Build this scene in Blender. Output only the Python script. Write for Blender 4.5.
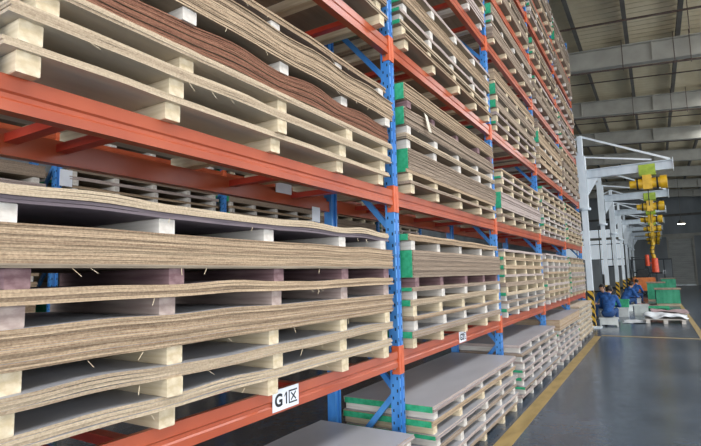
import bpy, bmesh, math, random
import numpy as np
from mathutils import Vector, Matrix
random.seed(7)
for o in list(bpy.data.objects): bpy.data.objects.remove(o)
S = bpy.context.scene
COL = S.collection
PI = math.pi
# ------------------------------------------------------------------ camera
CAM_F, YAW, PITCH, ROLL = 500.0, .544, .107, -.024
CAM_POS = (1.594, -.516, 1.5)
def make_camera():
    fw = Vector((-math.sin(YAW)*math.cos(PITCH), math.cos(YAW)*math.cos(PITCH), math.sin(PITCH)))
    r = fw.cross(Vector((0, 0, 1))).normalized(); u = r.cross(fw)
    c, s = math.cos(ROLL), math.sin(ROLL)
    r2 = c*r+s*u; u2 = -s*r+c*u
    cd = bpy.data.cameras.new('camera'); co = bpy.data.objects.new('camera', cd); COL.objects.link(co)
    cd.sensor_fit = 'HORIZONTAL'; cd.sensor_width = 36; cd.lens = CAM_F*36/701
    cd.clip_start = .02; cd.clip_end = 300
    m = Matrix((r2, u2, -fw)).transposed().to_4x4(); m.translation = CAM_POS
    co.matrix_world = m
    S.camera = co
make_camera()
# ------------------------------------------------------------------ world, lights, exposure
W = bpy.data.worlds.new('world'); S.world = W; W.use_nodes = True
bg = W.node_tree.nodes['Background']; bg.inputs[0].default_value = (.80, .90, 1.0, 1); bg.inputs[1].default_value = 2.2
def area(name, loc, rot, sx, sy, power, col):
    l = bpy.data.lights.new(name, 'AREA'); l.shape = 'RECTANGLE'; l.size = sx; l.size_y = sy; l.energy = power; l.color = col
    o = bpy.data.objects.new(name, l); COL.objects.link(o); o.location = loc; o.rotation_euler = rot
    return o
# daylight entering by the window openings of the right-hand wall and by the open gate behind the camera
area('daylight_right_near', (15.6, 3, 3.6), (0, math.radians(90), 0), 5.2, 20, 700, (.95, .98, 1))
area('daylight_right_far', (15.6, 23, 3.6), (0, math.radians(90), 0), 5.2, 18, 600, (.93, .97, 1))
area('daylight_gate', (3.5, -11.6, 3.4), (math.radians(90), 0, 0), 15, 6.2, 1150, (.96, .98, 1))
# near strip: inferred translucent roof panels over the aisle, beside and behind the camera
area('daylight_roof_near', (4.6, 2.5, 8.15), (0, 0, 0), 2.4, 16, 800, (.97, .98, 1))
area('roof_fill_far', (5.2, 22, 8.1), (0, 0, 0), 2.4, 14, 600, (.95, .98, 1))  # fill light added to brighten the crane columns, no panel there
vs = S.view_settings
vs.view_transform = 'Standard'; vs.look = 'None'; vs.gamma = 1; vs.exposure = 0.24; vs.use_curve_mapping = False
# ------------------------------------------------------------------ materials
def lin(h):
    c = [int(h[i:i+2], 16)/255 for i in (0, 2, 4)]
    return tuple(((x+.055)/1.055)**2.4 if x > .04045 else x/12.92 for x in c)+(1,)
def nm(name):
    m = bpy.data.materials.new(name); m.use_nodes = True
    return m, m.node_tree.nodes, m.node_tree.links, m.node_tree.nodes['Principled BSDF']
def mat(name, c1, c2=None, rough=.6, metal=0, scale=(8, 8, 8), bump=0, spec=.5, detail=4, emit=0, lo=.35, hi=.65):
    """noise between two colours, in object space"""
    m, N, L, b = nm(name)
    b.inputs['Roughness'].default_value = rough; b.inputs['Metallic'].default_value = metal
    b.inputs['Specular IOR Level'].default_value = spec
    tc = N.new('ShaderNodeTexCoord'); mp = N.new('ShaderNodeMapping'); mp.inputs['Scale'].default_value = scale
    nz = N.new('ShaderNodeTexNoise'); nz.inputs['Detail'].default_value = detail; nz.inputs['Scale'].default_value = 1
    L.new(tc.outputs['Object'], mp.inputs[0]); L.new(mp.outputs[0], nz.inputs[0])
    cr = N.new('ShaderNodeValToRGB'); cr.color_ramp.elements[0].position = lo; cr.color_ramp.elements[1].position = hi
    cr.color_ramp.elements[0].color = lin(c1); cr.color_ramp.elements[1].color = lin(c2 or c1)
    L.new(nz.outputs['Fac'], cr.inputs[0]); L.new(cr.outputs[0], b.inputs['Base Color'])
    if bump:
        bp = N.new('ShaderNodeBump'); bp.inputs['Strength'].default_value = bump; bp.inputs['Distance'].default_value = .01
        L.new(nz.outputs['Fac'], bp.inputs['Height']); L.new(bp.outputs[0], b.inputs['Normal'])
    if emit:
        b.inputs['Emission Color'].default_value = lin(c2 or c1); b.inputs['Emission Strength'].default_value = emit
    return m
def sheet_edge(name, dark, light, rough=.8):
    """cut edges of stacked sheets: a tone per sheet plus long fibres and small chips"""
    m, N, L, b = nm(name); b.inputs['Roughness'].default_value = rough
    b.inputs['Specular IOR Level'].default_value = .2
    tc = N.new('ShaderNodeTexCoord'); mp = N.new('ShaderNodeMapping'); mp.inputs['Scale'].default_value = (4, 3, 330)
    nz = N.new('ShaderNodeTexNoise'); nz.inputs['Detail'].default_value = 5; nz.inputs['Scale'].default_value = 1
    L.new(tc.outputs['Object'], mp.inputs[0]); L.new(mp.outputs[0], nz.inputs[0])
    n2 = N.new('ShaderNodeTexNoise'); n2.inputs['Scale'].default_value = 120; n2.inputs['Detail'].default_value = 6
    L.new(tc.outputs['Object'], n2.inputs[0])
    at = N.new('ShaderNodeAttribute'); at.attribute_name = 'tone'
    ad = N.new('ShaderNodeMath'); ad.operation = 'ADD'
    mu = N.new('ShaderNodeMath'); mu.operation = 'MULTIPLY_ADD'; mu.inputs[1].default_value = 1.0; mu.inputs[2].default_value = -.5
    L.new(nz.outputs['Fac'], mu.inputs[0]); L.new(mu.outputs[0], ad.inputs[0]); L.new(at.outputs['Fac'], ad.inputs[1])
    a2 = N.new('ShaderNodeMath'); a2.operation = 'MULTIPLY_ADD'; a2.inputs[1].default_value = .8; a2.inputs[2].default_value = -.4
    L.new(n2.outputs['Fac'], a2.inputs[0])
    a3 = N.new('ShaderNodeMath'); a3.operation = 'ADD'; L.new(ad.outputs[0], a3.inputs[0]); L.new(a2.outputs[0], a3.inputs[1])
    cr = N.new('ShaderNodeValToRGB'); cr.color_ramp.elements[0].position = .1; cr.color_ramp.elements[1].position = .9
    cr.color_ramp.elements[0].color = lin(dark); cr.color_ramp.elements[1].color = lin(light)
    L.new(a3.outputs[0], cr.inputs[0]); L.new(cr.outputs[0], b.inputs['Base Color'])
    bp = N.new('ShaderNodeBump'); bp.inputs['Strength'].default_value = .5; bp.inputs['Distance'].default_value = .004
    L.new(a3.outputs[0], bp.inputs['Height']); L.new(bp.outputs[0], b.inputs['Normal'])
    return m
M = {}
M['tan'] = sheet_edge('tan_sheet_edge', '765d49', 'd2b899')
M['greytan'] = sheet_edge('grey_tan_sheet_edge', '695a4e', 'bca691')
M['pale'] = sheet_edge('pale_board_edge', '917c67', 'd6c2a6')
M['brown'] = sheet_edge('reddish_brown_sheet_edge', '603a2c', 'a87860')
M['pink'] = sheet_edge('pinkish_board_edge', '83706a', 'd0bfb6')
M['face_grey'] = mat('grey_laminate_face', 'a0a0a6', 'b4b4b9', .42, scale=(2, .8, 2), spec=.4)
M['face_wood'] = mat('brown_board_face', '8a7c6c', 'a79783', .7, scale=(14, 1.2, 8), spec=.2)
M['face_pale'] = mat('pale_board_face', 'd2c7b4', 'e2d8c6', .6, scale=(10, 1, 8), spec=.3)
M['face_violet'] = mat('violet_grey_face', '6a5f64', '82757a', .7, scale=(4, 2, 8), spec=.2)
M['bearer'] = mat('cream_bearer_wood', 'cdb997', 'e8d8bd', .75, scale=(3, 26, 40), bump=.15, spec=.2)
M['bearer_white'] = mat('whitish_bearer_wood', 'cbc2b8', 'e4ddd4', .75, scale=(3, 26, 40), bump=.15, spec=.2)
M['bearer_violet'] = mat('violet_tinted_bearer_wood', '75595c', '9c8080', .75, scale=(3, 20, 40), bump=.15, spec=.2)
M['bearer_pink'] = mat('pinkish_grey_bearer_wood', 'a08c85', 'c2b0a6', .75, scale=(3, 20, 40), bump=.15, spec=.2)
M['green'] = mat('green_edge_paint', '1b9463', '38ad7e', .6, scale=(30, 30, 30))
M['orange'] = mat('orange_red_beam_paint', 'a64728', 'b65532', .28, scale=(3, 3, 3), spec=.6)
M['connector'] = mat('orange_connector_paint', 'cc5c34', 'd86a42', .4, scale=(20, 20, 20))
M['crossred'] = mat('red_crossbar_paint', 'b03624', 'c2442f', .4, scale=(6, 6, 6))
M['blue'] = mat('blue_upright_paint', '3478c2', '5294d8', .35, scale=(10, 10, 3), spec=.5)
M['hole'] = mat('punched_hole_black', '16202c', '1c2a3a', .9)
M['galv'] = mat('zinc_bolt', '9a9a9c', 'b8b8ba', .3, metal=.8)
M['white'] = mat('white_sign_plastic', 'e6e8f0', 'eef0f6', .45)
M['ink'] = mat('black_ink', '15151a', '1c1c22', .6)
M['redink'] = mat('red_dot_ink', 'b02a20', 'b02a20', .6)
M['crane'] = mat('white_crane_paint', 'd4dce2', 'e6ecf0', .35, scale=(5, 5, 2), spec=.5)
M['crane_arm'] = mat('pale_grey_crane_paint', 'b8c2ca', 'ccd5dc', .4, scale=(5, 5, 2))
M['yellow'] = mat('yellow_hoist_paint', 'c79a12', 'e2b828', .4, scale=(8, 8, 8))
M['lime'] = mat('yellow_green_trolley_paint', '86a01e', 'a2b830', .45, scale=(8, 8, 8))
M['black'] = mat('black_rubber', '1a1a1c', '262628', .6)
M['steel'] = mat('dark_roof_steel', '55514b', '67625a', .6, scale=(2, 2, 2))
M['girder'] = mat('grey_girder_paint', '9a968c', 'aaa69b', .6, scale=(2, 2, 2))
M['roof'] = mat('beige_grey_roof_sheet', 'd8c6a2', 'e6d6b4', .75, scale=(2, .7, 2))
M['pipe'] = mat('dark_brown_pipe', '4a3a32', '5b4940', .6)
M['wall'] = mat('grey_wall_panel', '7d8183', '8f9395', .8, scale=(1, 1, .4))
M['door'] = mat('light_grey_shutter', '9f9f9a', 'afafa9', .6, scale=(1, 1, 4))
M['darksteel'] = mat('dark_machine_paint', '22282e', '343c42', .5, scale=(4, 4, 4))
M['lamp'] = mat('lit_lamp_glass', 'fff6e0', 'fff6e0', .5, emit=8)
M['pane'] = mat('daylit_window_pane', 'dfeaf2', 'e8f2fa', .3, scale=(1, 1, 1), emit=.35)
M['cloth_blue'] = mat('blue_work_cloth', '1a4580', '295a9a', .85, scale=(14, 14, 14), bump=.3)
M['trouser'] = mat('dark_blue_trouser_cloth', '1f3d6b', '2c4f82', .85, scale=(14, 14, 14), bump=.3)
M['skin'] = mat('skin', 'b98a6c', 'cfa083', .6, scale=(20, 20, 20))
M['hair'] = mat('black_hair', '14100e', '241c18', .6, scale=(60, 60, 20))
M['shoe'] = mat('dark_shoe_leather', '1c1c20', '2a2a30', .6)
M['crate'] = mat('white_grey_crate', 'bfc3c2', 'd6d9d6', .6, scale=(5, 5, 5))
M['paper'] = mat('white_paper_sheet', 'e4e8ee', 'f4f6fa', .6, scale=(3, 3, 3))
M['pinksheet'] = mat('pinkish_sheet', 'a2888a', 'b79c9c', .7, scale=(3, 3, 3))
M['greenbox'] = mat('green_side_paint', '1f8a63', '49aa84', .55, scale=(6, 6, 2))
M['fork'] = mat('orange_truck_paint', 'c8651c', 'e07c28', .4, scale=(5, 5, 5))
M['redorange'] = mat('red_orange_lifter_paint', 'd2411f', 'ea5a30', .4, scale=(8, 8, 8))
M['linepaint'] = mat('yellow_floor_paint', '8f7a4c', 'aa915f', .5, scale=(9, 3, 9), detail=8, lo=.3, hi=.6)
def floor_mat():
    m, N, L, b = nm('grey_blue_epoxy_floor')
    tc = N.new('ShaderNodeTexCoord')
    a = N.new('ShaderNodeTexNoise'); a.inputs['Scale'].default_value = .55; a.inputs['Detail'].default_value = 7; a.inputs['Roughness'].default_value = .62
    c = N.new('ShaderNodeTexNoise'); c.inputs['Scale'].default_value = 9; c.inputs['Detail'].default_value = 8; c.inputs['Roughness'].default_value = .7
    L.new(tc.outputs['Object'], a.inputs[0]); L.new(tc.outputs['Object'], c.inputs[0])
    mx = N.new('ShaderNodeMath'); mx.operation = 'MULTIPLY_ADD'; mx.inputs[1].default_value = .16
    L.new(c.outputs['Fac'], mx.inputs[0]); L.new(a.outputs['Fac'], mx.inputs[2])
    cr = N.new('ShaderNodeValToRGB'); e = cr.color_ramp.elements
    e[0].position = .4; e[0].color = lin('3a434e'); e[1].position = .75; e[1].color = lin('5a6573')
    L.new(mx.outputs[0], cr.inputs[0]); L.new(cr.outputs[0], b.inputs['Base Color'])
    rr = N.new('ShaderNodeMapRange'); rr.inputs[1].default_value = .3; rr.inputs[2].default_value = .8; rr.inputs[3].default_value = .14; rr.inputs[4].default_value = .3
    L.new(c.outputs['Fac'], rr.inputs[0]); L.new(rr.outputs[0], b.inputs['Roughness'])
    b.inputs['Specular IOR Level'].default_value = .55
    bp = N.new('ShaderNodeBump'); bp.inputs['Strength'].default_value = .015; bp.inputs['Distance'].default_value = .01
    L.new(c.outputs['Fac'], bp.inputs['Height']); L.new(bp.outputs[0], b.inputs['Normal'])
    return m
M['floor'] = floor_mat()
def stripe_mat():
    m, N, L, b = nm('black_yellow_hazard_stripes')
    tc = N.new('ShaderNodeTexCoord'); sp = N.new('ShaderNodeSeparateXYZ'); L.new(tc.outputs['Object'], sp.inputs[0])
    s = N.new('ShaderNodeMath'); s.operation = 'ADD'; L.new(sp.outputs[0], s.inputs[0]); L.new(sp.outputs[2], s.inputs[1])
    s2 = N.new('ShaderNodeMath'); s2.operation = 'ADD'; L.new(s.outputs[0], s2.inputs[0]); L.new(sp.outputs[1], s2.inputs[1])
    d = N.new('ShaderNodeMath'); d.operation = 'MODULO'; d.inputs[1].default_value = .22
    o = N.new('ShaderNodeMath'); o.operation = 'ADD'; o.inputs[1].default_value = 30; L.new(s2.outputs[0], o.inputs[0]); L.new(o.outputs[0], d.inputs[0])
    g = N.new('ShaderNodeMath'); g.operation = 'GREATER_THAN'; g.inputs[1].default_value = .11; L.new(d.outputs[0], g.inputs[0])
    mx = N.new('ShaderNodeMixRGB'); mx.inputs[1].default_value = lin('d6a92a'); mx.inputs[2].default_value = lin('1c1c1c')
    L.new(g.outputs[0], mx.inputs[0]); L.new(mx.outputs[0], b.inputs['Base Color']); b.inputs['Roughness'].default_value = .5
    return m
M['stripe'] = stripe_mat()
# ------------------------------------------------------------------ helpers
def link(name, me, mats, parent=None, loc=None):
    o = bpy.data.objects.new(name, me); COL.objects.link(o)
    if not me.materials:
        for x in (mats if isinstance(mats, (list, tuple)) else [mats]): me.materials.append(M[x])
    if parent: o.parent = parent
    if loc: o.location = loc
    return o
class B:
    """collects shapes into one mesh"""
    def __init__(s): s.v = []; s.f = []; s.m = []; s.sm = []
    def add(s, vs, fs, mi=0, smooth=False):
        n = len(s.v); s.v += [tuple(x) for x in vs]; s.f += [tuple(i+n for i in q) for q in fs]; s.m += [mi]*len(fs); s.sm += [smooth]*len(fs)
        return s
    def box(s, x0, x1, y0, y1, z0, z1, mi=0):
        v = [(x, y, z) for z in (z0, z1) for y in (y0, y1) for x in (x0, x1)]
        return s.add(v, [(0, 2, 3, 1), (4, 5, 7, 6), (0, 1, 5, 4), (2, 6, 7, 3), (0, 4, 6, 2), (1, 3, 7, 5)], mi)
    def bar(s, p, q, w, h, mi=0, up=(0, 0, 1)):
        p = Vector(p); q = Vector(q); d = (q-p).normalized(); u = Vector(up)
        if abs(d.dot(u)) > .95: u = Vector((0, 1, 0))
        sd = d.cross(u).normalized()*w/2; u = sd.cross(d).normalized()*h/2
        v = [c+a*sd+b*u for c in (p, q) for a, b in ((-1, -1), (1, -1), (1, 1), (-1, 1))]
        return s.add(v, [(0, 1, 2, 3), (7, 6, 5, 4), (0, 4, 5, 1), (1, 5, 6, 2), (2, 6, 7, 3), (3, 7, 4, 0)], mi)
    def tube(s, p, q, r, r2=None, n=12, mi=0):
        p = Vector(p); q = Vector(q); d = (q-p).normalized(); u = Vector((0, 0, 1)) if abs(d.z) < .9 else Vector((1, 0, 0))
        a = d.cross(u).normalized(); b = d.cross(a); r2 = r if r2 is None else r2
        v = [c+rr*(a*math.cos(t*2*PI/n)+b*math.sin(t*2*PI/n)) for c, rr in ((p, r), (q, r2)) for t in range(n)]
        s.add(v, [(t, (t+1) % n, n+(t+1) % n, n+t) for t in range(n)], mi, True)
        return s.add(v, [tuple(range(n))[::-1], tuple(range(n, 2*n))], mi)
    def prism(s, prof, axis, a0, a1, mi=0):
        """profile extruded along axis 'x','y' or 'z'"""
        def pt(p, a): return (p[0], a, p[1]) if axis == 'y' else ((a, p[0], p[1]) if axis == 'x' else (p[0], p[1], a))
        n = len(prof); v = [pt(p, a0) for p in prof]+[pt(p, a1) for p in prof]
        return s.add(v, [(i, (i+1) % n, n+(i+1) % n, n+i) for i in range(n)]+[tuple(range(n))[::-1], tuple(range(n, 2*n))], mi)
    def mesh(s, name):
        me = bpy.data.meshes.new(name); me.from_pydata(s.v, [], s.f); me.polygons.foreach_set('material_index', s.m)
        me.polygons.foreach_set('use_smooth', s.sm)
        bm = bmesh.new(); bm.from_mesh(me); bmesh.ops.recalc_face_normals(bm, faces=bm.faces); bm.to_mesh(me); bm.free()
        return me
    def build(s, name, mats, parent=None, loc=None): return link(name, s.mesh(name), mats, parent, loc)
def tag(o, label, cat, group=None):
    o['label'] = label; o['category'] = cat
    if group: o['group'] = group
    return o
def empty(name, loc, label=None, cat=None, group=None, rz=0):
    o = bpy.data.objects.new(name, None); COL.objects.link(o); o.location = loc; o.rotation_euler.z = rz; o.empty_display_size = .1
    if label: tag(o, label, cat, group)
    return o
def struct(o): o['kind'] = 'structure'; return o
def copy_tree(o, parent=None):
    c = o.copy(); COL.objects.link(c); c.parent = parent
    for ch in list(o.children): copy_tree(ch, c)
    return c
ORD = ['first', 'second', 'third', 'fourth', 'fifth', 'sixth', 'seventh', 'eighth', 'ninth', 'tenth']
# ------------------------------------------------------------------ the hall
LBAY = 2.7
OY = .07          # offset of the front rack along the aisle
XL, XR, YF, YB = -12., 16., -12., 55.
def roof_z(x): return 8.78-.08*x
struct(B().box(XL, XR, YF, YB, -.2, 0).build('floor', 'floor'))
FLOOR = bpy.data.objects['floor']
B().box(.262, .405, -6, 12.45, .0005, .003).build('painted_line', 'linepaint', FLOOR)
B().box(2.3, 2.42, 12.6, 40, .0005, .003).build('painted_line', 'linepaint', FLOOR)
B().box(.405, 2.3, 12.55, 12.68, .0005, .003).build('painted_line', 'linepaint', FLOOR)
struct(B().box(XL-.2, XL, YF, YB, 0, 10).build('wall_left', 'wall'))
# back wall with window openings on its left and a shutter door
def wall_back():
    y0, y1 = YB, YB+.25
    b = B()
    b.box(XL, -6.2, y0, y1, 0, 10); b.box(-.9, 2.75, y0, y1, 0, 10); b.box(4.7, XR, y0, y1, 0, 10)
    b.box(-6.2, -.9, y0, y1, 0, 1.1); b.box(-6.2, -.9, y0, y1, 5.6, 10); b.box(2.75, 4.7, y0, y1, 4.3, 10)
    w = struct(b.build('wall_back', 'wall'))
    for x in np.arange(XL+1, XR, 1.5):
        if not (-6.3 < x < -.8 or 2.6 < x < 4.9): B().box(x-.03, x+.03, y0-.04, y0+.001, 0, 9).build('panel_rib', 'wall', w)
    B().box(XL, XR, y0-.25, y0, 4.5, 4.75).build('wall_rail', 'girder', w)
    B().box(XL, XR, y0-.25, y0, 6.4, 6.6).build('wall_rail', 'steel', w)
    win = empty('window_1', (0, 0, 0)); struct(win)
    for i in range(5):
        for j in range(3):
            xa = -6.2+i*1.06; za = 1.1+j*1.5
            B().box(xa+.04, xa+1.02, y0+.1, y0+.12, za+.04, za+1.46).build('pane', 'pane', win)
    for i in range(6): B().box(-6.2+i*1.06-.04, -6.2+i*1.06+.04, y0+.06, y0+.16, 1.1, 5.6).build('mullion', 'steel', win)
    for j in range(4): B().box(-6.2, -.9, y0+.06, y0+.16, 1.1+j*1.5-.04, 1.1+j*1.5+.04).build('glazing_bar', 'steel', win)
    dr = empty('door_1', (0, 0, 0)); struct(dr)
    for j in range(22): B().box(2.8, 4.65, y0+.08, y0+.14+(j % 2)*.0, .02+j*.194, .02+j*.194+.186).build('slat', 'door', dr)
    B().box(2.75, 4.7, y0+.14, y0+.16, 0, 4.3).build('slat_light_block', 'steel', dr)  # panel added behind the slats to stop sky light leaking through
    B().box(2.65, 2.8, y0-.06, y0+.2, 0, 4.4).build('door_jamb', 'girder', dr); B().box(4.65, 4.8, y0-.06, y0+.2, 0, 4.4).build('door_jamb', 'girder', dr)
    B().box(2.65, 4.8, y0-.2, y0+.1, 4.25, 4.6).build('shutter_housing', 'girder', dr)
wall_back()
# right wall: piers, sill and head around the big openings that let the daylight in; gate wall behind the camera
b = B()
b.box(XR, XR+.25, YF, YB, 0, .9); b.box(XR, XR+.25, YF, YB, 6.3, 9); b.box(XR, XR+.25, 43, YB, .9, 6.3)
for y in np.arange(YF, 42, 6.7): b.box(XR, XR+.25, y, y+.5, .9, 6.3)
struct(b.build('wall_right', 'wall'))
b = B(); b.box(XL, -4.2, YF-.25, YF, 0, 10); b.box(11.2, XR, YF-.25, YF, 0, 10); b.box(-4.2, 11.2, YF-.25, YF, 6.6, 10)
struct(b.build('wall_front', 'wall'))
# roof
def roof():
    v = []; f = []
    ys = np.arange(YF, YB+.01, .15)
    for i, y in enumerate(ys):
        dz = .035 if (i % 2) else 0
        v += [(XL, y, roof_z(XL)+dz), (XR, y, roof_z(XR)+dz)]
    for i in range(len(ys)-1): f.append((2*i, 2*i+1, 2*i+3, 2*i+2))
    c = B().add(v, f)
    c.add([(XL, YF, roof_z(XL)+.12), (XR, YF, roof_z(XR)+.12), (XR, YB, roof_z(XR)+.12), (XL, YB, roof_z(XL)+.12)], [(0, 1, 2, 3)])
    ce = struct(c.build('ceiling', 'roof'))
    def slope_bar(y, w, zt, zb, x0=XL, x1=XR):
        b = B(); v = []
        for x in (x0, x1): v += [(x, y-w/2, roof_z(x)-zb), (x, y+w/2, roof_z(x)-zb), (x, y+w/2, roof_z(x)-zt), (x, y-w/2, roof_z(x)-zt)]
        return b.add(v, [(0, 1, 2, 3), (7, 6, 5, 4), (0, 4, 5, 1), (1, 5, 6, 2), (2, 6, 7, 3), (3, 7, 4, 0)])
    for y in (-5.4, .2, 5.8, 11.3, 16.9, 22.5, 28.1, 33.7, 39.3, 44.9, 50.5):
        b = slope_bar(y, .03, .2, .78)
        t = slope_bar(y, .26, .17, .2); b.add(t.v, t.f); t = slope_bar(y, .26, .78, .81); b.add(t.v, t.f)
        g = b.build('girder', 'girder', ce)
        for x in (-.6, 2.0, 4.8): B().box(x-.01, x+.01, y-.12, y+.12, roof_z(x)-.79, roof_z(x)-.19).build('stiffener', 'girder', g)
    for x in np.arange(-11.8, 16, 1.315):
        z = roof_z(x); B().prism([(x-.04, z-.17), (x+.07, z-.17), (x+.07, z-.15), (x-.02, z-.15), (x-.02, z-.005), (x-.04, z-.005)], 'y', YF, YB).build('purlin', 'steel', ce)
    for (y, dz, r) in ((14.6, .3, .03), (16.75, .9, .028), (19.5, .32, .022), (22.3, .9, .025), (25.4, .3, .022), (30.5, .3, .025)):
        B().tube((-6, y, roof_z(-6)-dz), (14, y+.35, roof_z(14)-dz), r, n=8).build('pipe', 'pipe', ce)
    for (x, y) in ((1.2, 16.75), (2.55, 16.75), (2.95, 16.75), (2.6, 22.3), (1.3, 22.3), (3.1, 22.3), (2.8, 14.6)):
        B().tube((x, y, roof_z(x)-.02), (x, y, roof_z(x)-1.02), .012, n=6).build('hanger_rod', 'pipe', ce)
    for y in (16.9, 22.5):
        B().bar((-1, y+.1, roof_z(-1)-.3), (6, y+2.8, roof_z(6)-.25), .03, .03).build('wind_brace', 'pipe', ce)
roof()
for i, (x, y) in enumerate(((3.3, 40.), (4.4, 30.), (9, 22.), (9, 8.))):
    l = empty('ceiling_lamp', (x, y, roof_z(x)-.17), ['round high bay lamp hanging near the back wall', 'round high bay lamp above the far work area', 'round high bay lamp over the aisle', 'round high bay lamp near the gate'][i], 'lamp', 'high bay lamps')
    dr = 3.55 if i == 0 else 1.5
    B().tube((0, 0, 0), (0, 0, -dr), .015, n=8).build('rod', 'steel', l)
    B().tube((0, 0, -dr), (0, 0, -dr-.25), .08, .24, 20).build('shade', 'steel', l)
    B().tube((0, 0, -dr-.26), (0, 0, -dr-.28), .22, .22, 20).build('bulb_glass', 'lamp', l)
# ------------------------------------------------------------------ pallet rack
LEV = [.97, 2.12, 3.27, 4.4, 5.2, 5.96, 6.58]
RD = .61
POST_H = 7.6
def post_mesh(h):
    b = B()
    b.prism([(0, -.04), (0, -.016), (-.014, -.011), (-.014, .011), (0, .016), (0, .04), (-.07, .04), (-.07, .022), (-.055, .02), (-.055, -.02), (-.07, -.022), (-.07, -.04)], 'z', 0, h)
    z = .09
    while z < h-.05:
        b.box(-.022, -.012, -.0408, -.039, z, z+.022, 1); b.box(-.056, -.046, -.0408, -.039, z+.035, z+.055, 1)
        b.box(-.001, .0006, -.033, -.023, z+.01, z+.034, 1); b.box(-.001, .0006, .023, .033, z+.01, z+.034, 1)
        z += .085
    return b.mesh('upright')
def beam_mesh(l):
    p = [(0, 0), (0, -.048), (-.006, -.055), (-.006, -.07), (0, -.077), (0, -.11), (-.05, -.11), (-.05, -.03), (-.022, -.03), (-.022, 0)]
    b = B(); b.prism(p, 'y', 0, l); return b.mesh('beam')
def conn_mesh():
    b = B()
    b.box(-.001, .006, -.04, .034, -.16, .035); b.box(-.05, .006, -.046, -.04, -.16, .035)
    b.box(.0, .008, -.012, .012, -.15, .03)
    return b.mesh('connector')
def make_rack(x, nb, lev, label, face=1, y0=0., ph=POST_H, braces=True, group=None):
    r = empty('pallet_rack', (x, y0, 0), label, 'rack')
    pm = post_mesh(ph); bmz = beam_mesh(LBAY-.08); cm = conn_mesh()
    pr = pm.copy(); pr.transform(Matrix.Rotation(PI, 4, 'Z')); bt = B(); bt.tube((0, 0, 0), (0, -.006, 0), .009, n=8); boltm = bt.mesh('bolt')
    cb = B(); cb.box(-RD+.05, -.05, -.025, .025, -.06, -.025); cbm = cb.mesh('crossbar')
    for k in range(nb+1):
        y = k*LBAY
        pf = link('upright', pm, ['blue', 'hole'], r, (0, y, 0))
        rp = link('upright', pr, ['blue', 'hole'], r, (-RD-.0, y, 0))
        for px in (-.035, -RD+.035): B().box(px-.08, px+.08, y-.06, y+.06, 0, .008).build('base_plate', 'blue', r)
        z = .68; side = 0; zz = z-.575; pts = []
        while zz < ph-.2: pts.append((zz, side)); zz += .575; side ^= 1
        for i in range(len(pts)-1):
            (za, sa), (zb, sb) = pts[i], pts[i+1]
            if za < .05: continue
            xa = (-RD+.07) if sa == 0 else -.045; xb = (-RD+.07) if sb == 0 else -.045
            B().bar((xa, y, za), (xb, y, zb), .03, .04).build('brace', 'blue', r)
        for li, z in enumerate(lev):
            c = link('connector', cm, 'connector', r, (0.0008, y, z)); link('bolt', boltm, 'galv', c, (-.03, -.046, -.12))
            c2 = link('connector', cm, 'connector', r, (-RD-.0008, y, z)); c2.rotation_euler.z = PI
    bs = {}
    for k in range(nb):
        for li, z in enumerate(lev):
            bs[k, li] = link('beam', bmz, 'orange', r, (0, k*LBAY+.04, z))
            rb = link('beam', bmz, 'orange', r, (-RD, (k+1)*LBAY-.04, z)); rb.rotation_euler.z = PI
            bs[k, li, 'r'] = rb
            for q in range(4): link('crossbar', cbm, 'crossred', r, (0, k*LBAY+[.38, .58, 1.6, 2.2][q], z))
    r['_'] = 0; del r['_']
    return r, bs
RACK, BEAMS = make_rack(0, 5, LEV, 'tall front rack of blue uprights and orange-red beams beside the aisle', y0=OY)
BACK, BBEAMS = make_rack(-4.4, 5, LEV[:4], 'second blue and orange rack standing behind the front rack', ph=5.2)
# printed bay signs on the beam
def text_mesh(body, size):
    c = bpy.data.curves.new('t', 'FONT'); c.body = body; c.size = size; c.extrude = .0008; c.offset = size*.035
    o = bpy.data.objects.new('t', c); COL.objects.link(o)
    me = bpy.data.meshes.new_from_object(o.evaluated_get(bpy.context.evaluated_depsgraph_get()))
    bpy.data.objects.remove(o); me.materials.clear(); return me
def bay_sign(k, y, w, h, num):
    """plate lying on the front face of the beam, with G + digit + the character for zone"""
    bm_ = BEAMS[k, 0]
    yl = y-(k*LBAY+.04)-OY
    p = B().box(.0005, .004, yl, yl+w, -.1, -.1+h).build('bay_sign', 'white', bm_)
    z0 = -.1+h*.22; H = h*.56
    if num == '1':
        a0 = yl+w*.43; b = B(); b.prism([(a0, z0+H*.72), (a0+w*.055, z0+H), (a0+w*.1, z0+H), (a0+w*.1, z0), (a0+w*.055, z0), (a0+w*.055, z0+H*.84), (a0, z0+H*.64)], 'x', .0042, .0054)
        b.build('letter', 'ink', bm_)
    for ch, off in (('G', .07),)+(((num, .385),) if num != '1' else ()):
        t = text_mesh(ch, H/.7); t.transform(Matrix(((0, 0, 1, .0042), (1, 0, 0, yl+w*off), (0, 1, 0, z0), (0, 0, 0, 1))))
        link('letter', t, 'ink', bm_)
    # the character for zone: three-sided frame round a cross, one stroke outline
    x0 = yl+w*.6; s = w*.33; q = s*.1
    b = B()
    def st(a, bb): b.bar((.0046, x0+a[0]*s, z0+a[1]*H), (.0046, x0+bb[0]*s, z0+bb[1]*H), .0012, q, up=(0, -(bb[1]-a[1])*H, (bb[0]-a[0])*s))
    st((0, 1), (1, 1)); st((.05, 1), (.05, 0)); st((0, 0), (1, 0)); st((.28, .82), (.85, .18)); st((.85, .82), (.28, .18))
    o = b.build('letter', 'ink', bm_)
bay_sign(0, 1.366, .2, .1, '1'); bay_sign(1, 4.0, .19, .1, '2')
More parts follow.
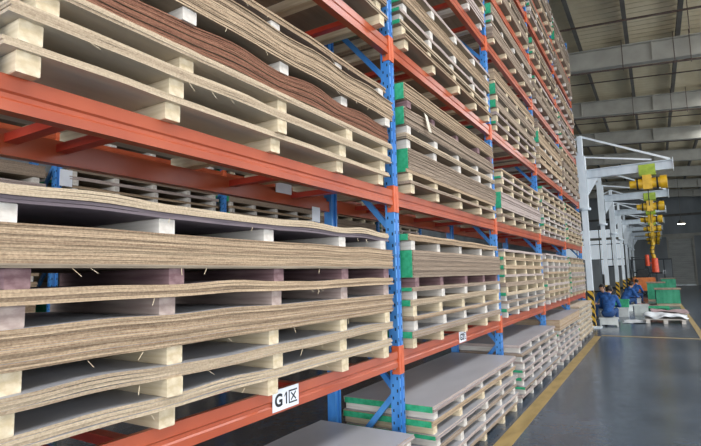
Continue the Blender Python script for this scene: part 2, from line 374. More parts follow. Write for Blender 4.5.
# small tags without readable print
B().box(-.004, .0, .0, .17, -.05, .02).build('hanging_tag', 'white', RACK, (-RD+.06, 2.0, 2.13))
B().box(-.004, .0, .0, .1, -.03, .06).build('hanging_tag', 'white', RACK, (-RD+.06, .45, .88))
t = B().box(.001, .004, -.05, .05, -.05, .06).build('post_tag', 'white', RACK, (-RD+.06, LBAY-.24, 1.965))
B().box(-.004, .0, .0, .15, -.1, .1).build('hanging_tag', 'white', BACK, (.03, 2.7, 2.76))
# ------------------------------------------------------------------ sheet pallets
SHEET_L, SHEET_W = 2.42, .74
BEAR = [.07, .62, 1.22, 1.82, 2.33]          # bearer centre positions along the sheet
def bundle_mesh(t, ply, wave, seed, nseg=24, bulge=0., bottom=None, jit=.004, mono=False):
    """stack of sheets of total thickness t; wavy between the bearers, level over them"""
    R = random.Random(seed); n = max(1, round(t/ply)); tp = t/n
    ys = np.linspace(0, SHEET_L, nseg+1)
    amp = [R.uniform(-.5, 1)*wave for _ in range(6)]
    brk = [0]+BEAR+[SHEET_L]
    def w(y):
        for i in range(len(brk)-1):
            if y <= brk[i+1]+1e-9:
                if i == 0 or i == len(brk)-2: return 0
                u = (y-brk[i])/(brk[i+1]-brk[i]); return amp[i]*math.sin(PI*u)**2
        return 0
    v = []; f = []; tone = []; mi = []
    for i in range(n):
        o = len(v); z0 = i*tp; z1 = z0+tp*.965 if i < n-1 else t
        ox = R.uniform(-jit, jit)*1.6; e0 = R.uniform(-.008, .008); e1 = R.uniform(-.008, .008)
        tn = R.uniform(.36, .68)
        if bottom and i < bottom: tn = .95
        for j, y in enumerate(ys):
            yy = y+(e0 if j == 0 else (e1 if j == nseg else 0))
            ww = w(y)*(.35+.65*(i+1)/n if bulge else 1)
            jx = ox+R.uniform(-jit, jit)*.5
            for x, z in ((jx, z0), (jx, z1), (-SHEET_W-jx*.5, z1), (-SHEET_W-jx*.5, z0)): v.append((x, yy, z+ww))
        for j in range(nseg):
            a = o+4*j; c = a+4
            for q in range(4): f.append((a+q, a+(q+1) % 4, c+(q+1) % 4, c+q)); mi.append((0, 1, 0, 2)[q] if not (bottom and i < bottom) else (2, 1, 2, 2)[q]); tone.append(tn)
        f.append((o+3, o+2, o+1, o)); f.append((o+4*nseg, o+4*nseg+1, o+4*nseg+2, o+4*nseg+3)); mi += [0, 0]; tone += [tn, tn]
    me = bpy.data.meshes.new('sheet_bundle'); me.from_pydata(v, [], f); me.polygons.foreach_set('material_index', mi)
    at = me.attributes.new('tone', 'FLOAT', 'FACE'); at.data.foreach_set('value', tone)
    bm = bmesh.new(); bm.from_mesh(me); bmesh.ops.recalc_face_normals(bm, faces=bm.faces); bm.to_mesh(me); bm.free()
    return me
BM = {}
def bearer_mesh(h, w=.07, m='bearer'):
    key = (round(h, 3), w, m)
    if key not in BM:
        c = .003; b = B()
        b.prism([(-w/2+c, 0), (w/2-c, 0), (w/2, c), (w/2, h-c), (w/2-c, h), (-w/2+c, h), (-w/2, h-c), (-w/2, c)], 'x', -SHEET_W+.01, 0)
        BM[key] = b.mesh('bearer'); BM[key].materials.append(M[m])
    return BM[key]
POOL = {}
def bundle(t, pal, top, bot, wave, near, seed, bulge, bottom):
    if near:
        me = bundle_mesh(t, .0062 if t > .06 else .011, wave, seed, 32, bulge, bottom)
    else:
        key = (round(t, 2), pal, top, bot, seed % 3)
        if key in POOL: return POOL[key]
        me = bundle_mesh(round(t, 2), .014, wave, seed, 16, bulge, bottom)
        POOL[key] = me
    for x in (pal, top, bot): me.materials.append(M[x])
    return me
COLW = {'tan': 'tan', 'greytan': 'grey-tan', 'pale': 'pale cream', 'brown': 'reddish brown', 'pink': 'pinkish beige'}
BAYW = ['nearest bay', 'second bay', 'third bay', 'fourth bay', 'farthest bay']
def stack(xf, yb, z, layers, where, near=False, green=0., rnd=None, group='sheet pallets stored on the rack', jitter=.012):
    """layers bottom-up: (bearer height, sheet thickness, palette, top face, bearer wood, wave, options)"""
    R = rnd or random.Random(int(xf*100)+int(yb*10)*7+int(z*100)*13)
    n = len(layers)
    for i, L in enumerate(layers):
        bh, t, pal, top, bw, wave = L[:6]; opt = L[6] if len(L) > 6 else {}
        if not near: t = round(t, 2)
        dx = opt.get('dx', R.uniform(-jitter, jitter)); dy = opt.get('dy', R.uniform(-.03, .03))
        pos = 'only layer' if n == 1 else ('bottom layer' if i == 0 else ('top layer' if i == n-1 else ORD[i]+' layer from bottom'))
        kind = 'pallet' if bh else 'stack'
        e = empty('sheet_'+kind, (xf+dx, yb+dy, z), '%s sheet %s, %s, %s' % (COLW[pal], kind, pos, where), kind, group)
        for q, yq in enumerate(BEAR if bh else []):
            bo = link('bearer', bearer_mesh(bh, .07, bw), bw, e, (R.uniform(-.025, .004), yq+R.uniform(-.025, .025)*(0 < q < 4), 0))
        me = bundle(t, pal, top, opt.get('bot', 'face_wood'), wave, near, R.randrange(10**6), opt.get('bulge', 1), opt.get('bottom'))
        s = link('sheet_bundle', me, pal, e, (0, 0, bh))
        if near and wave >= .01:
            for _ in range(5):
                ys_ = R.uniform(.2, 2.2); a_ = R.uniform(-.03, .03)
                B().bar((.004, ys_, -.001), (.006+R.uniform(0, .01), ys_+a_, -R.uniform(.012, .03)), .002, .0012).build('splinter', 'bearer', s)
        if opt.get('green', R.random() < green):
            gb = B(); gb.box(-SHEET_W*.98, -.004, -.014, -.0085, .002, t-.002); gb.build('painted_end', 'green', s)
        z += bh+t
    return z
XF = .06
# nearest bay, first shelf (bottom up)
stack(XF, .13, LEV[0], [
    (.07, .045, 'pale', 'face_grey', 'bearer', .012), (.065, .045, 'pale', 'face_grey', 'bearer', .014),
    (.065, .117, 'tan', 'face_grey', 'bearer', .010, {'bulge': 1}), (.065, .045, 'tan', 'face_violet', 'bearer_pink', .014),
    (.06, .127, 'tan', 'face_grey', 'bearer_violet', .010, {'bulge': 1, 'bottom': 2, 'bot': 'face_wood'}), (.058, .052, 'pale', 'face_wood', 'bearer_white', .02, {'bot': 'face_violet', 'bottom': 2})],
    'first shelf of nearest bay', near=True)
stack(XF, .17, LEV[1], [
    (.067, .026, 'pale', 'face_wood', 'bearer', .008, {'bot': 'face_pale'}), (.066, .045, 'pale', 'face_wood', 'bearer', .01, {'bot': 'face_pale'}),
    (.066, .035, 'pale', 'face_pale', 'bearer', .004, {'green': 1, 'bot': 'face_pale'}), (0, .11, 'brown', 'face_wood', 'bearer', .035, {'bulge': 1}),
    (.055, .14, 'tan', 'face_violet', 'bearer_white', .02, {'bulge': 1}), (.06, .035, 'tan', 'face_wood', 'bearer_white', .01)],
    'second shelf of nearest bay', near=True)
stack(XF, .17, LEV[2], [(.07, .04, 'pale', 'face_wood', 'bearer', .006), (.065, .04, 'tan', 'face_wood', 'bearer', .006), (.065, .1, 'tan', 'face_grey', 'bearer', .006)],
      'third shelf of nearest bay', near=True)
# second bay
stack(XF, LBAY+OY+.1, LEV[0], [
    (.075, .05, 'greytan', 'face_grey', 'bearer', .008, {'green': 1}), (.07, .034, 'tan', 'face_grey', 'bearer_white', .01, {'green': 0}),
    (.075, .048, 'pale', 'face_wood', 'bearer', .004, {'green': 1}), (.06, .03, 'greytan', 'face_wood', 'bearer_white', .004, {'green': 1}),
    (.07, .205, 'greytan', 'face_wood', 'bearer_violet', .004, {'green': 1, 'bulge': 1}), (.07, .05, 'tan', 'face_wood', 'bearer_white', .01, {'green': 1})],
    'first shelf of second bay', near=True)
stack(XF, LBAY+OY+.1, LEV[1], [
    (.068, .024, 'greytan', 'face_wood', 'bearer', .004, {'green': 0}), (.06, .03, 'tan', 'face_wood', 'bearer', .004, {'green': 1}),
    (0, .16, 'greytan', 'face_wood', 'bearer', .006, {'green': 1}), (.07, .045, 'pale', 'face_grey', 'bearer_white', .008, {'green': 0}),
    (.06, .14, 'greytan', 'face_wood', 'bearer_white', .012, {'green': 1}), (.055, .13, 'tan', 'face_wood', 'bearer_violet', .004, {'green': 1})],
    'second shelf of second bay', near=True)
tg = B().add([(0, 0, 0), (0, .06, -.01), (.02, .09, -.15), (.02, .03, -.15), (-.003, 0, 0), (-.003, .06, -.01), (.017, .09, -.15), (.017, .03, -.15)],
             [(0, 1, 2, 3), (7, 6, 5, 4), (0, 4, 5, 1), (1, 5, 6, 2), (2, 6, 7, 3), (3, 7, 4, 0)]).build('paper_tag', 'face_pale', None, (XF+.022, 3.19, 2.81))
tag(tg, 'cream paper tag hanging from sheets on second shelf of second bay', 'tag')
stack(XF, LBAY+OY+.1, LEV[2], [
    (.07, .03, 'tan', 'face_wood', 'bearer', .004, {'green': 0}), (.07, .035, 'pale', 'face_wood', 'bearer', .004, {'green': 1}), (.065, .03, 'pink', 'face_grey', 'bearer_white', .004, {'green': 1}),
    (.065, .13, 'tan', 'face_pale', 'bearer_white', .004, {'green': 1}), (.065, .035, 'pink', 'face_wood', 'bearer_white', .004, {'green': 1})], 'third shelf of second bay', near=True)
R0 = random.Random(11)
def rand_layers(H, kind):
    Ls = []; h = 0
    while True:
        bh = R0.uniform(.06, .07)
        if kind == 'thin': t = R0.choice([.03, .035, .04, .04, .05])
        else: t = R0.choice([.03, .04, .05, .1, .14, .2])
        if h+bh+t > H: break
        pal = R0.choice(['tan', 'greytan', 'pale', 'pink', 'tan', 'pink'] if kind == 'thin' else ['tan', 'greytan', 'greytan', 'pink'])
        Ls.append((bh, t, pal, R0.choice(['face_grey', 'face_wood', 'face_wood']), R0.choice(['bearer', 'bearer', 'bearer_white']), .005)); h += bh+t
    return Ls
SH = ['first', 'second', 'third', 'fourth', 'fifth', 'sixth', 'top']
FILL = {(1, 3): (.62, 'mix'), (1, 4): (.5, 'mix'), (2, 0): (.84, 'thin'), (2, 1): (.72, 'mix'), (2, 2): (.9, 'mix'), (2, 3): (.6, 'mix'), (2, 4): (.5, 'mix'), (2, 5): (.42, 'mix'),
        (3, 0): (.9, 'thin'), (3, 1): (.92, 'thin'), (3, 2): (.9, 'mix'), (3, 3): (.62, 'mix'), (3, 4): (.55, 'mix'), (3, 5): (.4, 'mix'), (3, 6): (.75, 'mix'),
        (4, 0): (.85, 'thin'), (4, 1): (.92, 'thin'), (4, 2): (.92, 'mix'), (4, 3): (.6, 'mix'), (4, 4): (.55, 'mix'), (4, 5): (.42, 'mix'), (4, 6): (.7, 'mix'),
        (0, 3): (.3, 'mix')}
for (k, l), (H, kind) in FILL.items():
    stack(XF, k*LBAY+OY+.1, LEV[l], rand_layers(H, kind), '%s shelf of %s' % (SH[l], BAYW[k]), green=.45)
# floor stacks under the first beam, pushed out into the aisle
XG = .19
def floor_layers(n, t0=.034, top=None):
    Ls = []
    for i in range(n): Ls.append((.06, R0.choice([.03, .035, .04]) if not top or i < n-1 else top, R0.choice(['pink', 'pink', 'pink', 'greytan']), 'face_grey', 'bearer_white', .004, {'green': R0.random() < .55, 'bot': 'face_wood'}))
    return Ls
FLG = 'sheet pallets stacked on the floor'
stack(XG-.02, .17, 0, floor_layers(5, .034), 'floor stack under nearest bay', near=True, group=FLG)
Lk = floor_layers(5); Lk[-1] = (.055, .045, 'pink', 'face_grey', 'bearer_white', .003, {'green': 1}); Lk[-2] = (.055, .045, 'tan', 'face_grey', 'bearer', .003, {'green': 1})
Lk.insert(0, (.065, .035, 'greytan', 'face_grey', 'bearer', .003, {'green': 0}))
stack(XG, LBAY+OY+.1, 0, Lk, 'floor stack under second bay', near=True, group=FLG)
stack(XG, 2*LBAY+OY+.09, 0, floor_layers(7), 'floor stack under third bay', near=True, group=FLG, jitter=.02)
Lq = floor_layers(6, top=.17); Lq[-1] = Lq[-1][:2]+('tan',)+Lq[-1][3:6]+({'green': 0},)
stack(XG, 3*LBAY+OY+.09, 0, Lq, 'floor stack under fourth bay', group=FLG, jitter=.02)
Lf = [(.06, .05, 'pale', 'face_pale', 'bearer_white', .003, {'green': i in (2, 5)}) for i in range(7)]
stack(XG-.03, 4*LBAY+OY+.09, 0, Lf, 'floor stack under farthest bay', group=FLG)
# stacks glimpsed on the rack behind, with more added to darken the gaps
for k in range(5):
    for l in (-1, 0, 1, 2):
        stack(-4.38, k*LBAY+.1, LEV[l] if l >= 0 else 0, rand_layers(.95 if l != -1 else .8, 'mix'), ('%s shelf of %s, rear rack' % (SH[l], BAYW[k])) if l >= 0 else 'floor under %s, rear rack' % BAYW[k], green=.5, group='sheet pallets on the rear rack')
# ------------------------------------------------------------------ jib cranes
def make_crane():
    r = empty('jib_crane', (0, 0, 0))
    B().box(-.2, .2, -.2, .2, 0, .03).build('base_plate', 'crane', r)
    c = B(); c.box(-.07, .07, -.07, .07, .03, 3.2); c.build('column', 'crane', r)
    B().box(-.074, .074, -.074, .074, .05, .98).build('hazard_sleeve', 'stripe', r)
    B().box(-.105, .105, -.105, .105, 3.2, 4.62).build('upper_sleeve', 'crane', r)
    B().tube((0, 0, 3.14), (0, 0, 3.2), .16, n=16).build('slewing_bearing', 'crane_arm', r)
    arm = B()
    x0, x1 = .125, 2.1
    z = 4.0
    arm.box(x0, x1, -.07, .07, z, z+.02); arm.box(x0, x1, -.012, .012, z+.02, z+.22); arm.box(x0, x1, -.07, .07, z+.22, z+.24)
    A = arm.build('arm', 'crane_arm', r)
    B().box(x1, x1+.012, -.1, .1, z-.04, z+.28).build('end_plate', 'crane', A)
    B().box(-.06, .06, -.06, .06, 4.62, 5.2).build('mast', 'crane', r)
    B().bar((0, 0, 5.2), (x1-.05, 0, z+.26), .035, .05).build('tie_rod', 'crane', r)
    B().bar((0, 0, z+.62), (x1-.45, 0, z+.3), .03, .04).build('tie_rod', 'crane', r)
    B().bar((0, 0, 5.17), (-.42, 0, 5.0), .035, .05).build('tie_rod', 'crane', r)
    B().bar((-.42, 0, 5.02), (0, 0, 4.6), .1, .1).build('tie_rod', 'crane', r)
    g = B(); g.prism([(.125, z-.002), (.4, z-.002), (.125, z-.45)], 'y', -.02, .02); g.build('gusset', 'crane', r)
    t = B(); t.box(1.35, 1.72, -.1, -.075, z-.08, z+.18); t.box(1.35, 1.72, .075, .1, z-.08, z+.18); t.box(1.35, 1.72, -.1, .1, z-.1, z-.06)
    T = t.build('trolley', 'lime', r)
    for x in (1.43, 1.64):
        for s in (-1, 1): B().tube((x, s*.02, z+.06), (x, s*.075, z+.06), .04, n=12).build('wheel', 'black', T)
    h = B(); h.tube((1.25, 0, z-.3), (1.8, 0, z-.3), .13, n=16); h.box(1.42, 1.62, -.15, .15, z-.46, z-.1)
    H = h.build('hoist', 'yellow', r)
    B().tube((1.8, 0, z-.3), (1.95, 0, z-.3), .17, n=16).build('motor_cover', 'yellow', H)
    B().tube((1.12, 0, z-.3), (1.25, 0, z-.3), .1, n=16).build('gear_cover', 'yellow', H)
    for x in (1.3, 1.74): B().tube((x-.02, 0, z-.3), (x+.02, 0, z-.3), .15, n=16).build('ring', 'black', H)
    B().tube((1.52, 0, z-.46), (1.52, 0, z-.9), .012, n=6).build('chain', 'black', H)
    hk = B(); hk.box(1.47, 1.57, -.04, .04, z-1.02, z-.88); hk.build('hook_block', 'yellow', H)
    return r
CR = make_crane()
CRY = [14.35, 19.8, 25.3, 30.9, 36.5, 42.1, 47.7]
CRL = ['white jib crane nearest the camera, at the rack end']+['white jib crane, %s from the rack end' % w for w in ORD[1:6]]+['white jib crane farthest from the rack end']
for i, y in enumerate(CRY):
    c = CR if i == 0 else copy_tree(CR)
    c.location = (.06, y, 0); c.rotation_euler.z = math.radians([-3, 2, -4, 3, 0, -3, 2, 0][i])
    tag(c, CRL[i], 'crane', 'row of jib cranes')
# ------------------------------------------------------------------ people
def capsule_body(name, caps, voxel=.011):
    """caps: (p, q, r1, r2, tag). One continuous surface by voxel remeshing; material by the nearest capsule."""
    b = B()
    bm = bmesh.new()
    for p, q, r1, r2, t in caps:
        p = Vector(p); q = Vector(q); n = max(2, int((q-p).length/(.5*min(r1, r2)))+1)
        for i in range(n):
            u = i/(n-1); c = p.lerp(q, u)
            bmesh.ops.create_icosphere(bm, subdivisions=2, radius=r1+(r2-r1)*u, matrix=Matrix.Translation(c))
    me = bpy.data.meshes.new(name); bm.to_mesh(me); bm.free()
    o = bpy.data.objects.new(name, me); COL.objects.link(o)
    md = o.modifiers.new('r', 'REMESH'); md.mode = 'VOXEL'; md.voxel_size = voxel
    sm = o.modifiers.new('s', 'SMOOTH'); sm.iterations = 4; sm.factor = .5
    ev = bpy.data.meshes.new_from_object(o.evaluated_get(bpy.context.evaluated_depsgraph_get()))
    o.modifiers.clear(); o.data = ev; ev.name = name
    tags = ['cloth_blue', 'trouser', 'skin', 'shoe', 'hair']
    ev.materials.clear()
    for t in tags: ev.materials.append(M[t])
    co = np.zeros(len(ev.vertices)*3); ev.vertices.foreach_get('co', co); co = co.reshape(-1, 3)
    lo = np.zeros(len(ev.polygons)*3); ev.polygons.foreach_get('center', lo); ce = lo.reshape(-1, 3)
    best = np.full(len(ce), 9.); idx = np.zeros(len(ce), int)
    for p, q, r1, r2, t in caps:
        p = np.array(p, float); q = np.array(q, float); d = q-p; l2 = max(d@d, 1e-9)
        u = np.clip((ce-p)@d/l2, 0, 1); ds = np.linalg.norm(ce-(p+u[:, None]*d), axis=1)-(r1+(r2-r1)*u)
        m = ds < best; best[m] = ds[m]; idx[m] = tags.index(t)
    ev.polygons.foreach_set('material_index', idx.astype(np.int32)); ev.polygons.foreach_set('use_smooth', [True]*len(ce))
    return o
def hand_caps(w, d, side, curl=.5):
    """palm, four fingers and a thumb from the wrist w along direction d"""
    w = Vector(w); d = Vector(d).normalized(); s = d.cross(Vector((0, 0, 1))).normalized(); dn = s.cross(d).normalized()
    if dn.z > 0: dn = -dn
    out = []
    k = w+d*.085
    for i in range(4):
        o = s*(i-1.5)*.021*side
        out.append((w+o*.5, k+o, .016, .013, 'skin'))
        ln = [.062, .074, .07, .054][i]
        j1 = k+o+(d*.8+dn*.5*curl).normalized()*ln*.55; j2 = j1+(d*.4+dn*curl*1.2).normalized()*ln*.5
        out.append((k+o, j1, .0105, .009, 'skin')); out.append((j1, j2, .009, .008, 'skin'))
    th = w+d*.025-s*side*.02
    t1 = th+(d*.6-s*side*.8+dn*.3).normalized()*.045; t2 = t1+(d*.9-s*side*.1+dn*.5).normalized()*.035
    out += [(th, t1, .013, .011, 'skin'), (t1, t2, .011, .009, 'skin')]
    return out
def seated(name, loc, rz, label, seat=.3, lean=.16, headdown=.5, scale=1., hair_long=False, armz=.5):
    z = seat+.1
    cy = lean*1.15; hz = z+.50
    hd = Vector((0, cy+.05+headdown*.09, hz+.22-headdown*.03)); fwd = Vector((0, 1-.2*headdown, -headdown*.6)).normalized(); upv = Vector((0, headdown*.6, 1)).normalized()
    C = [((-.07, .0, z), (.07, .0, z), .135, .135, 'trouser'), ((0, .0, z+.08), (0, lean*.55, z+.26), .15, .155, 'cloth_blue'), ((-.06, lean*.55, z+.26), (-.09, cy, hz-.06), .13, .11, 'cloth_blue'),
         ((.06, lean*.55, z+.26), (.09, cy, hz-.06), .13, .11, 'cloth_blue'), ((-.16, cy, hz-.01), (.16, cy, hz-.01), .075, .075, 'cloth_blue'), ((0, cy, hz), (0, cy+.03, hz+.08), .07, .055, 'cloth_blue'),
         ((0, cy+.03, hz+.06), hd-upv*.04, .052, .052, 'skin'),
         (hd+upv*.02, hd+upv*.035-fwd*.02, .095, .092, 'skin'), (hd-upv*.03+fwd*.02, hd-upv*.075+fwd*.035, .075, .05, 'skin'),
         (hd+fwd*.1-upv*.02, hd+fwd*.112-upv*.03, .014, .016, 'skin')]
    sx = Vector((1, 0, 0))
    for s in (-1, 1):
        C.append((hd+sx*s*.094-upv*.01, hd+sx*s*.096+upv*.02, .016, .018, 'skin'))
        C.append((hd+sx*s*.035+fwd*.089+upv*.005, hd+sx*s*.036+fwd*.09+upv*.005, .009, .009, 'hair'))
        C += [((s*.09, .02, z), (s*.16, .42, z+.08), .1, .075, 'trouser'), ((s*.16, .42, z+.08), (s*.17, .44, .12), .068, .045, 'trouser'),
              ((s*.17, .43, .05), (s*.185, .6, .045), .045, .038, 'shoe'), ((s*.17, .42, .1), (s*.17, .42, .05), .045, .045, 'shoe')]
        sh = Vector((s*.19, cy, hz-.02)); el = Vector((s*.27, cy+.12, hz-.30)); wr = Vector((s*.13, cy+.34, z+armz*.36))
        C += [(sh, el, .07, .052, 'cloth_blue'), (el, wr, .052, .04, 'cloth_blue')]
        C += hand_caps(wr+(wr-el).normalized()*.02, (wr-el), s)
    C.append((hd+fwd*.088-upv*.055, hd+fwd*.09-upv*.056, .012, .012, 'skin'))
    o = capsule_body(name, [(tuple(p), tuple(q), a, b_, t) for p, q, a, b_, t in C])
    # hair cap as a child
    bm = bmesh.new(); bmesh.ops.create_icosphere(bm, subdivisions=4, radius=1)
    for v in bm.verts:
        n = v.co.copy(); rr = .108+.006*math.sin(9*n.x+4*n.y)*math.cos(7*n.z)
        v.co = (hd+upv*.03-fwd*.012)+(sx*n.x*.98+fwd*n.y*1.02+upv*n.z)*rr
    kill = []
    for f in bm.faces:
        c = f.calc_center_median()-hd; a = c.dot(fwd); u = c.dot(upv)
        if u < (-.05 if a < .0 else (.0 if a < .04 else .062)): kill.append(f)
    bmesh.ops.delete(bm, geom=kill, context='FACES')
    me = bpy.data.meshes.new('hair'); bm.to_mesh(me); bm.free()
    me.polygons.foreach_set('use_smooth', [True]*len(me.polygons))
    h = link('hair', me, 'hair', o); sd = h.modifiers.new('t', 'SOLIDIFY'); sd.thickness = .012; sd.offset = -1
    o.location = loc; o.rotation_euler.z = rz; o.scale = (PS,)*3
    return tag(o, label, 'person', 'seated workers')
def stool(loc, rz, h, label):
    r = empty('crate_stool', loc, label, 'stool', rz=rz); h *= PS
    B().box(-.24, .24, -.17, .17, h-.03, h).build('seat_board', 'crate', r)
    for s in (-1, 1): B().box(s*.2-.02, s*.2+.02, -.15, .15, 0, h-.03).build('side_panel', 'crate', r)
    for s in (-1, 1): B().box(-.18, .18, s*.15-.012, s*.15+.012, .05, h-.03).build('slat', 'crate', r)
P1 = (.4, 14.9); P2 = (.22, 17.3); P3 = (.5, 20.7); P4 = (.66, 25.4)
PS = .87
stool(P1+(0,), .1, .265, 'white crate stool under the nearest worker')
seated('person', P1+(0,), -.1, 'worker in blue jacket seated on white crate, seen from behind', lean=.26, headdown=.85)
stool(P2+(0,), .1, .265, 'white crate stool under the worker facing the camera')
seated('person', P2+(0,), PI-.5, 'dark-haired worker in blue facing the camera behind the nearest worker', lean=.16, headdown=.5)
stool(P3+(0,), -.6, .265, 'white crate stool under the middle worker')
seated('person', P3+(0,), -.8, 'worker in blue bending over work beside the green bin', lean=.26, headdown=.8)
stool(P4+(0,), -.7, .265, 'white crate stool under the farthest worker')
seated('person', P4+(0,), -.5, 'farthest worker in blue sitting before the forklift', lean=.22, headdown=.6)
# ------------------------------------------------------------------ goods on the far floor
def green_block(x, y, w, d, h, label, rz=0):
    r = empty('green_sheet_block', (x, y, 0), label, 'block', 'green-sided sheet blocks', rz)
    for q in (-.4, 0, .4): B().box(-w/2, w/2, q*d-.05, q*d+.05, 0, .1).build('skid', 'bearer', r)
    B().box(-w/2, w/2, -d/2, d/2, .1, h).build('block_body', 'greenbox', r)
    for j in range(1, 4): B().box(-w/2-.004, w/2+.004, -d/2-.004, d/2+.004, .1+(h-.1)*j/4-.004, .1+(h-.1)*j/4+.004).build('strap', 'green', r)
    B().box(-w/2-.04, w/2+.06, -d/2-.04, d/2+.04, h, h+.04).build('cover_board', 'face_wood', r)
green_block(1.92, 24.6, .84, 1.3, .66, 'bright green sheet block with brown cover board, nearest of the green ones', .03)
green_block(1.52, 28.2, .7, 1.5, .85, 'darker green tall sheet block behind the nearest green block')
green_block(2.15, 33.9, .7, 1.2, .95, 'pale-topped green sheet block farthest along the floor')
def low_pallet(x, y, label, rz=0):
    r = empty('low_pallet', (x, y, 0), label, 'pallet', rz=rz)
    for q in (-.42, 0, .42): B().box(q-.05, q+.05, -.6, .6, 0, .1).build('bearer', 'bearer_white', r)
    for q in range(6): B().box(-.5, .5, -.6+q*.205, -.6+q*.205+.16, .1, .12).build('deck_board', 'bearer_white', r)
low_pallet(1.72, 16.6, 'low whitish pallet carrying crumpled white sheets')
low_pallet(1.85, 18.9, 'low pallet carrying a flat pinkish sheet')
def crumple(x, y, w, d, z, amp, m, name, label, cat, seed, drop=0.):
    R = random.Random(seed); n = 18; v = []; f = []
    ph = [R.uniform(0, 6) for _ in range(6)]
    for i in range(n+1):
        for j in range(n+1):
            a = i/n-.5; c = j/n-.5
            zz = amp*(.5+.5*math.sin(7*a+ph[0]+3*c))*(.5+.5*math.sin(6*c+ph[1]-2*a))+amp*.35*(1+math.sin(17*a+ph[2]))*.5
            e = max(abs(a), abs(c))
            v.append((a*w*(1+.06*math.sin(9*c+ph[3])), c*d*(1+.06*math.sin(8*a+ph[4])), zz-drop*max(0, (e-.42)/.08)))
    for i in range(n):
        for j in range(n): q = i*(n+1)+j; f.append((q, q+n+1, q+n+2, q+1))
    me = bpy.data.meshes.new(name); me.from_pydata(v, [], f)
    o = link(name, me, m, None, (x, y, z)); s = o.modifiers.new('t', 'SOLIDIFY'); s.thickness = .006; s.offset = 1
    me.polygons.foreach_set('use_smooth', [True]*len(me.polygons))
    return tag(o, label, cat)
crumple(1.72, 16.6, 1.05, 1.25, .121, .13, 'paper', 'crumpled_sheet', 'crumpled white sheet lying on the low pallet', 'sheet', 3, .0)
crumple(1.85, 18.9, 1.0, 1.3, .121, .05, 'pinksheet', 'flat_sheet', 'flat pinkish sheet on the second low pallet', 'sheet', 5)
crumple(.98, 16.3, .6, .9, .003, .03, 'paper', 'floor_sheet', 'white sheet lying on floor beside nearest worker', 'sheet', 8)
crumple(1.1, 24.5, .9, 1.6, .003, .05, 'pinksheet', 'floor_sheet', 'pinkish sheet spread on the floor near the farthest worker', 'sheet', 9)
gp = empty('green_pallet', (1.5, 22.0, 0), 'flat green pallet on floor between the workers and the sheets', 'pallet')
for q in range(5): B().box(-.42, .42, -.6+q*.25, -.6+q*.25+.2, .06, .08).build('deck_board', 'green', gp)
for q in (-.36, 0, .36): B().box(q-.04, q+.04, -.6, .6, 0, .06).build('bearer', 'green', gp)
def bin_(x, y, z, w, d, h, m, name, label):
    r = empty(name, (x, y, z), label, 'box')
    t = .015
    b = B(); b.box(-w/2, w/2, -d/2, d/2, 0, t); b.box(-w/2, -w/2+t, -d/2, d/2, t, h); b.box(w/2-t, w/2, -d/2, d/2, t, h); b.box(-w/2+t, w/2-t, -d/2, -d/2+t, t, h); b.box(-w/2+t, w/2-t, d/2-t, d/2, t, h)
    b.build('bin_body', m, r)
    rm = B(); o_ = .02; rm.box(-w/2-o_, w/2+o_, -d/2-o_, -d/2, h-.04, h+.005); rm.box(-w/2-o_, w/2+o_, d/2, d/2+o_, h-.04, h+.005); rm.box(-w/2-o_, -w/2, -d/2, d/2, h-.04, h+.005); rm.box(w/2, w/2+o_, -d/2, d/2, h-.04, h+.005)
    rm.build('rim', m, r)
bin_(.52, 18.2, 0, .44, .4, .3, 'crate', 'white_bin', 'white box under the green bin behind the nearest worker')
bin_(.52, 18.2, .306, .48, .44, .24, 'green', 'green_bin', 'green bin standing on white box behind the nearest worker')
bin_(1.08, 18.9, 0, .4, .4, .34, 'crate', 'white_bin', 'white box standing beside the green bin')
# ------------------------------------------------------------------ vacuum lifter
vl = empty('vacuum_lifter', (1.58, 30.98, 1.35), 'red-orange lifter hanging on a yellow hose from the fourth crane', 'lifter')
lb = B(); lb.tube((0, 0, 0), (0, 0, .75), .17, .15, 16); lb.build('lifter_body', 'redorange', vl)
lb = B(); lb.tube((-.34, 0, .35), (-.34, 0, .95), .11, .1, 16); lb.build('air_tank', 'redorange', vl)
B().bar((-.34, 0, .5), (0, 0, .5), .06, .06).build('bridge', 'redorange', vl)
B().box(-.3, .3, -.06, .06, -.08, 0).build('suction_bar', 'black', vl)
hs = B(); pts = [(0, 0, .75), (-.07, 0, 1.0), (-.1, 0, 1.2), (-.03, 0, 1.42), (0, 0, 1.63)]
for a, c in zip(pts[:-1], pts[1:]): hs.tube(a, c, .09, .09, 12)
hs.build('hose', 'yellow', vl)
for a in pts[1:-1]: B().tube((a[0], a[1], a[2]-.02), (a[0], a[1], a[2]+.02), .1, n=12).build('hose_ring', 'black', vl)
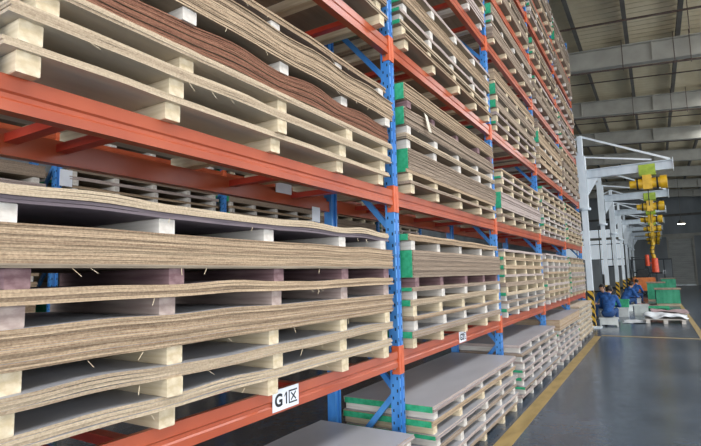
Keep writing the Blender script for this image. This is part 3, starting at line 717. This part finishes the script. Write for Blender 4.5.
# ------------------------------------------------------------------ forklift truck
fk = empty('forklift', (.85, 33.9, 0), 'orange and black forklift truck parked behind the workers', 'forklift')
b = B(); b.prism([(-.6, .35), (-.6, .95), (-.1, .95), (.5, .8), (.62, .6), (.62, .35)], 'x', -.55, .55); FB = b.build('chassis', 'fork', fk)
B().box(-.55, .55, -1.0, -.6, .3, 1.05).build('counterweight', 'fork', fk)
B().box(-.28, .28, -.5, .0, .95, 1.1).build('seat', 'black', fk); B().box(-.28, .28, -.55, -.45, 1.1, 1.5).build('seat_back', 'black', fk)
for sx in (-.5, .5):
    for sy in (-.55, .45): B().bar((sx, sy, .9), (sx*.92, sy*.85, 2.1), .06, .06).build('cab_pillar', 'darksteel', fk)
rfm = B().box(-.52, .52, -.6, .5, 2.08, 2.13).build('roof_guard', 'darksteel', fk)
for sx in (-.35, .35): B().box(sx-.05, sx+.05, .7, .82, .08, 2.3).build('mast_rail', 'darksteel', fk)
for z in (.5, 1.3, 2.2): B().box(-.4, .4, .72, .8, z, z+.08).build('mast_crossbar', 'darksteel', fk)
for sx in (-.3, .3): B().box(sx-.06, sx+.06, .82, 1.85, .08, .12).build('fork_tine', 'darksteel', fk)
for sx in (-.55, .55):
    for sy in (-.65, .45):
        w = B().tube((sx-.08, sy, .3), (sx+.08, sy, .3), .3, n=20).build('wheel', 'black', fk)
        B().tube((sx-.085, sy, .3), (sx+.085, sy, .3), .13, n=12).build('hub', 'fork', w)
fk.rotation_euler.z = math.radians(8)
# machine cabinets far behind the cranes
for i, (x, y, w, d, h, lab) in enumerate(((-2.6, 40, 1.6, 1.2, 2.3, 'dark machine cabinet far behind the cranes'), (-1.2, 47, 1.4, 1.2, 1.9, 'low dark machine cabinet before the back windows'), (2.2, 50, 1.2, 1, 2.4, 'dark cabinet beside the shutter door'), (-5.2, 33, 2, 1.5, 2.2, 'wide dark machine cabinet left of the cranes'))):
    r = empty('machine_cabinet', (x, y, 0), lab, 'machine')
    B().box(-w/2, w/2, -d/2, d/2, .08, h).build('cabinet_body', 'darksteel' if i else 'wall', r)
    B().box(-w/2+.05, w/2-.05, -d/2+.05, d/2-.05, 0, .08).build('plinth', 'black', r)
    for s in (-1, 1):
        dd = B().box(s*w/4-w/4+.04, s*w/4+w/4-.04, -d/2-.02, -d/2, .15, h-.1).build('cabinet_door', 'wall', r)
        B().box(s*.06-.012, s*.06+.012, -d/2-.05, -d/2-.02, h*.45, h*.6).build('handle', 'galv', dd)
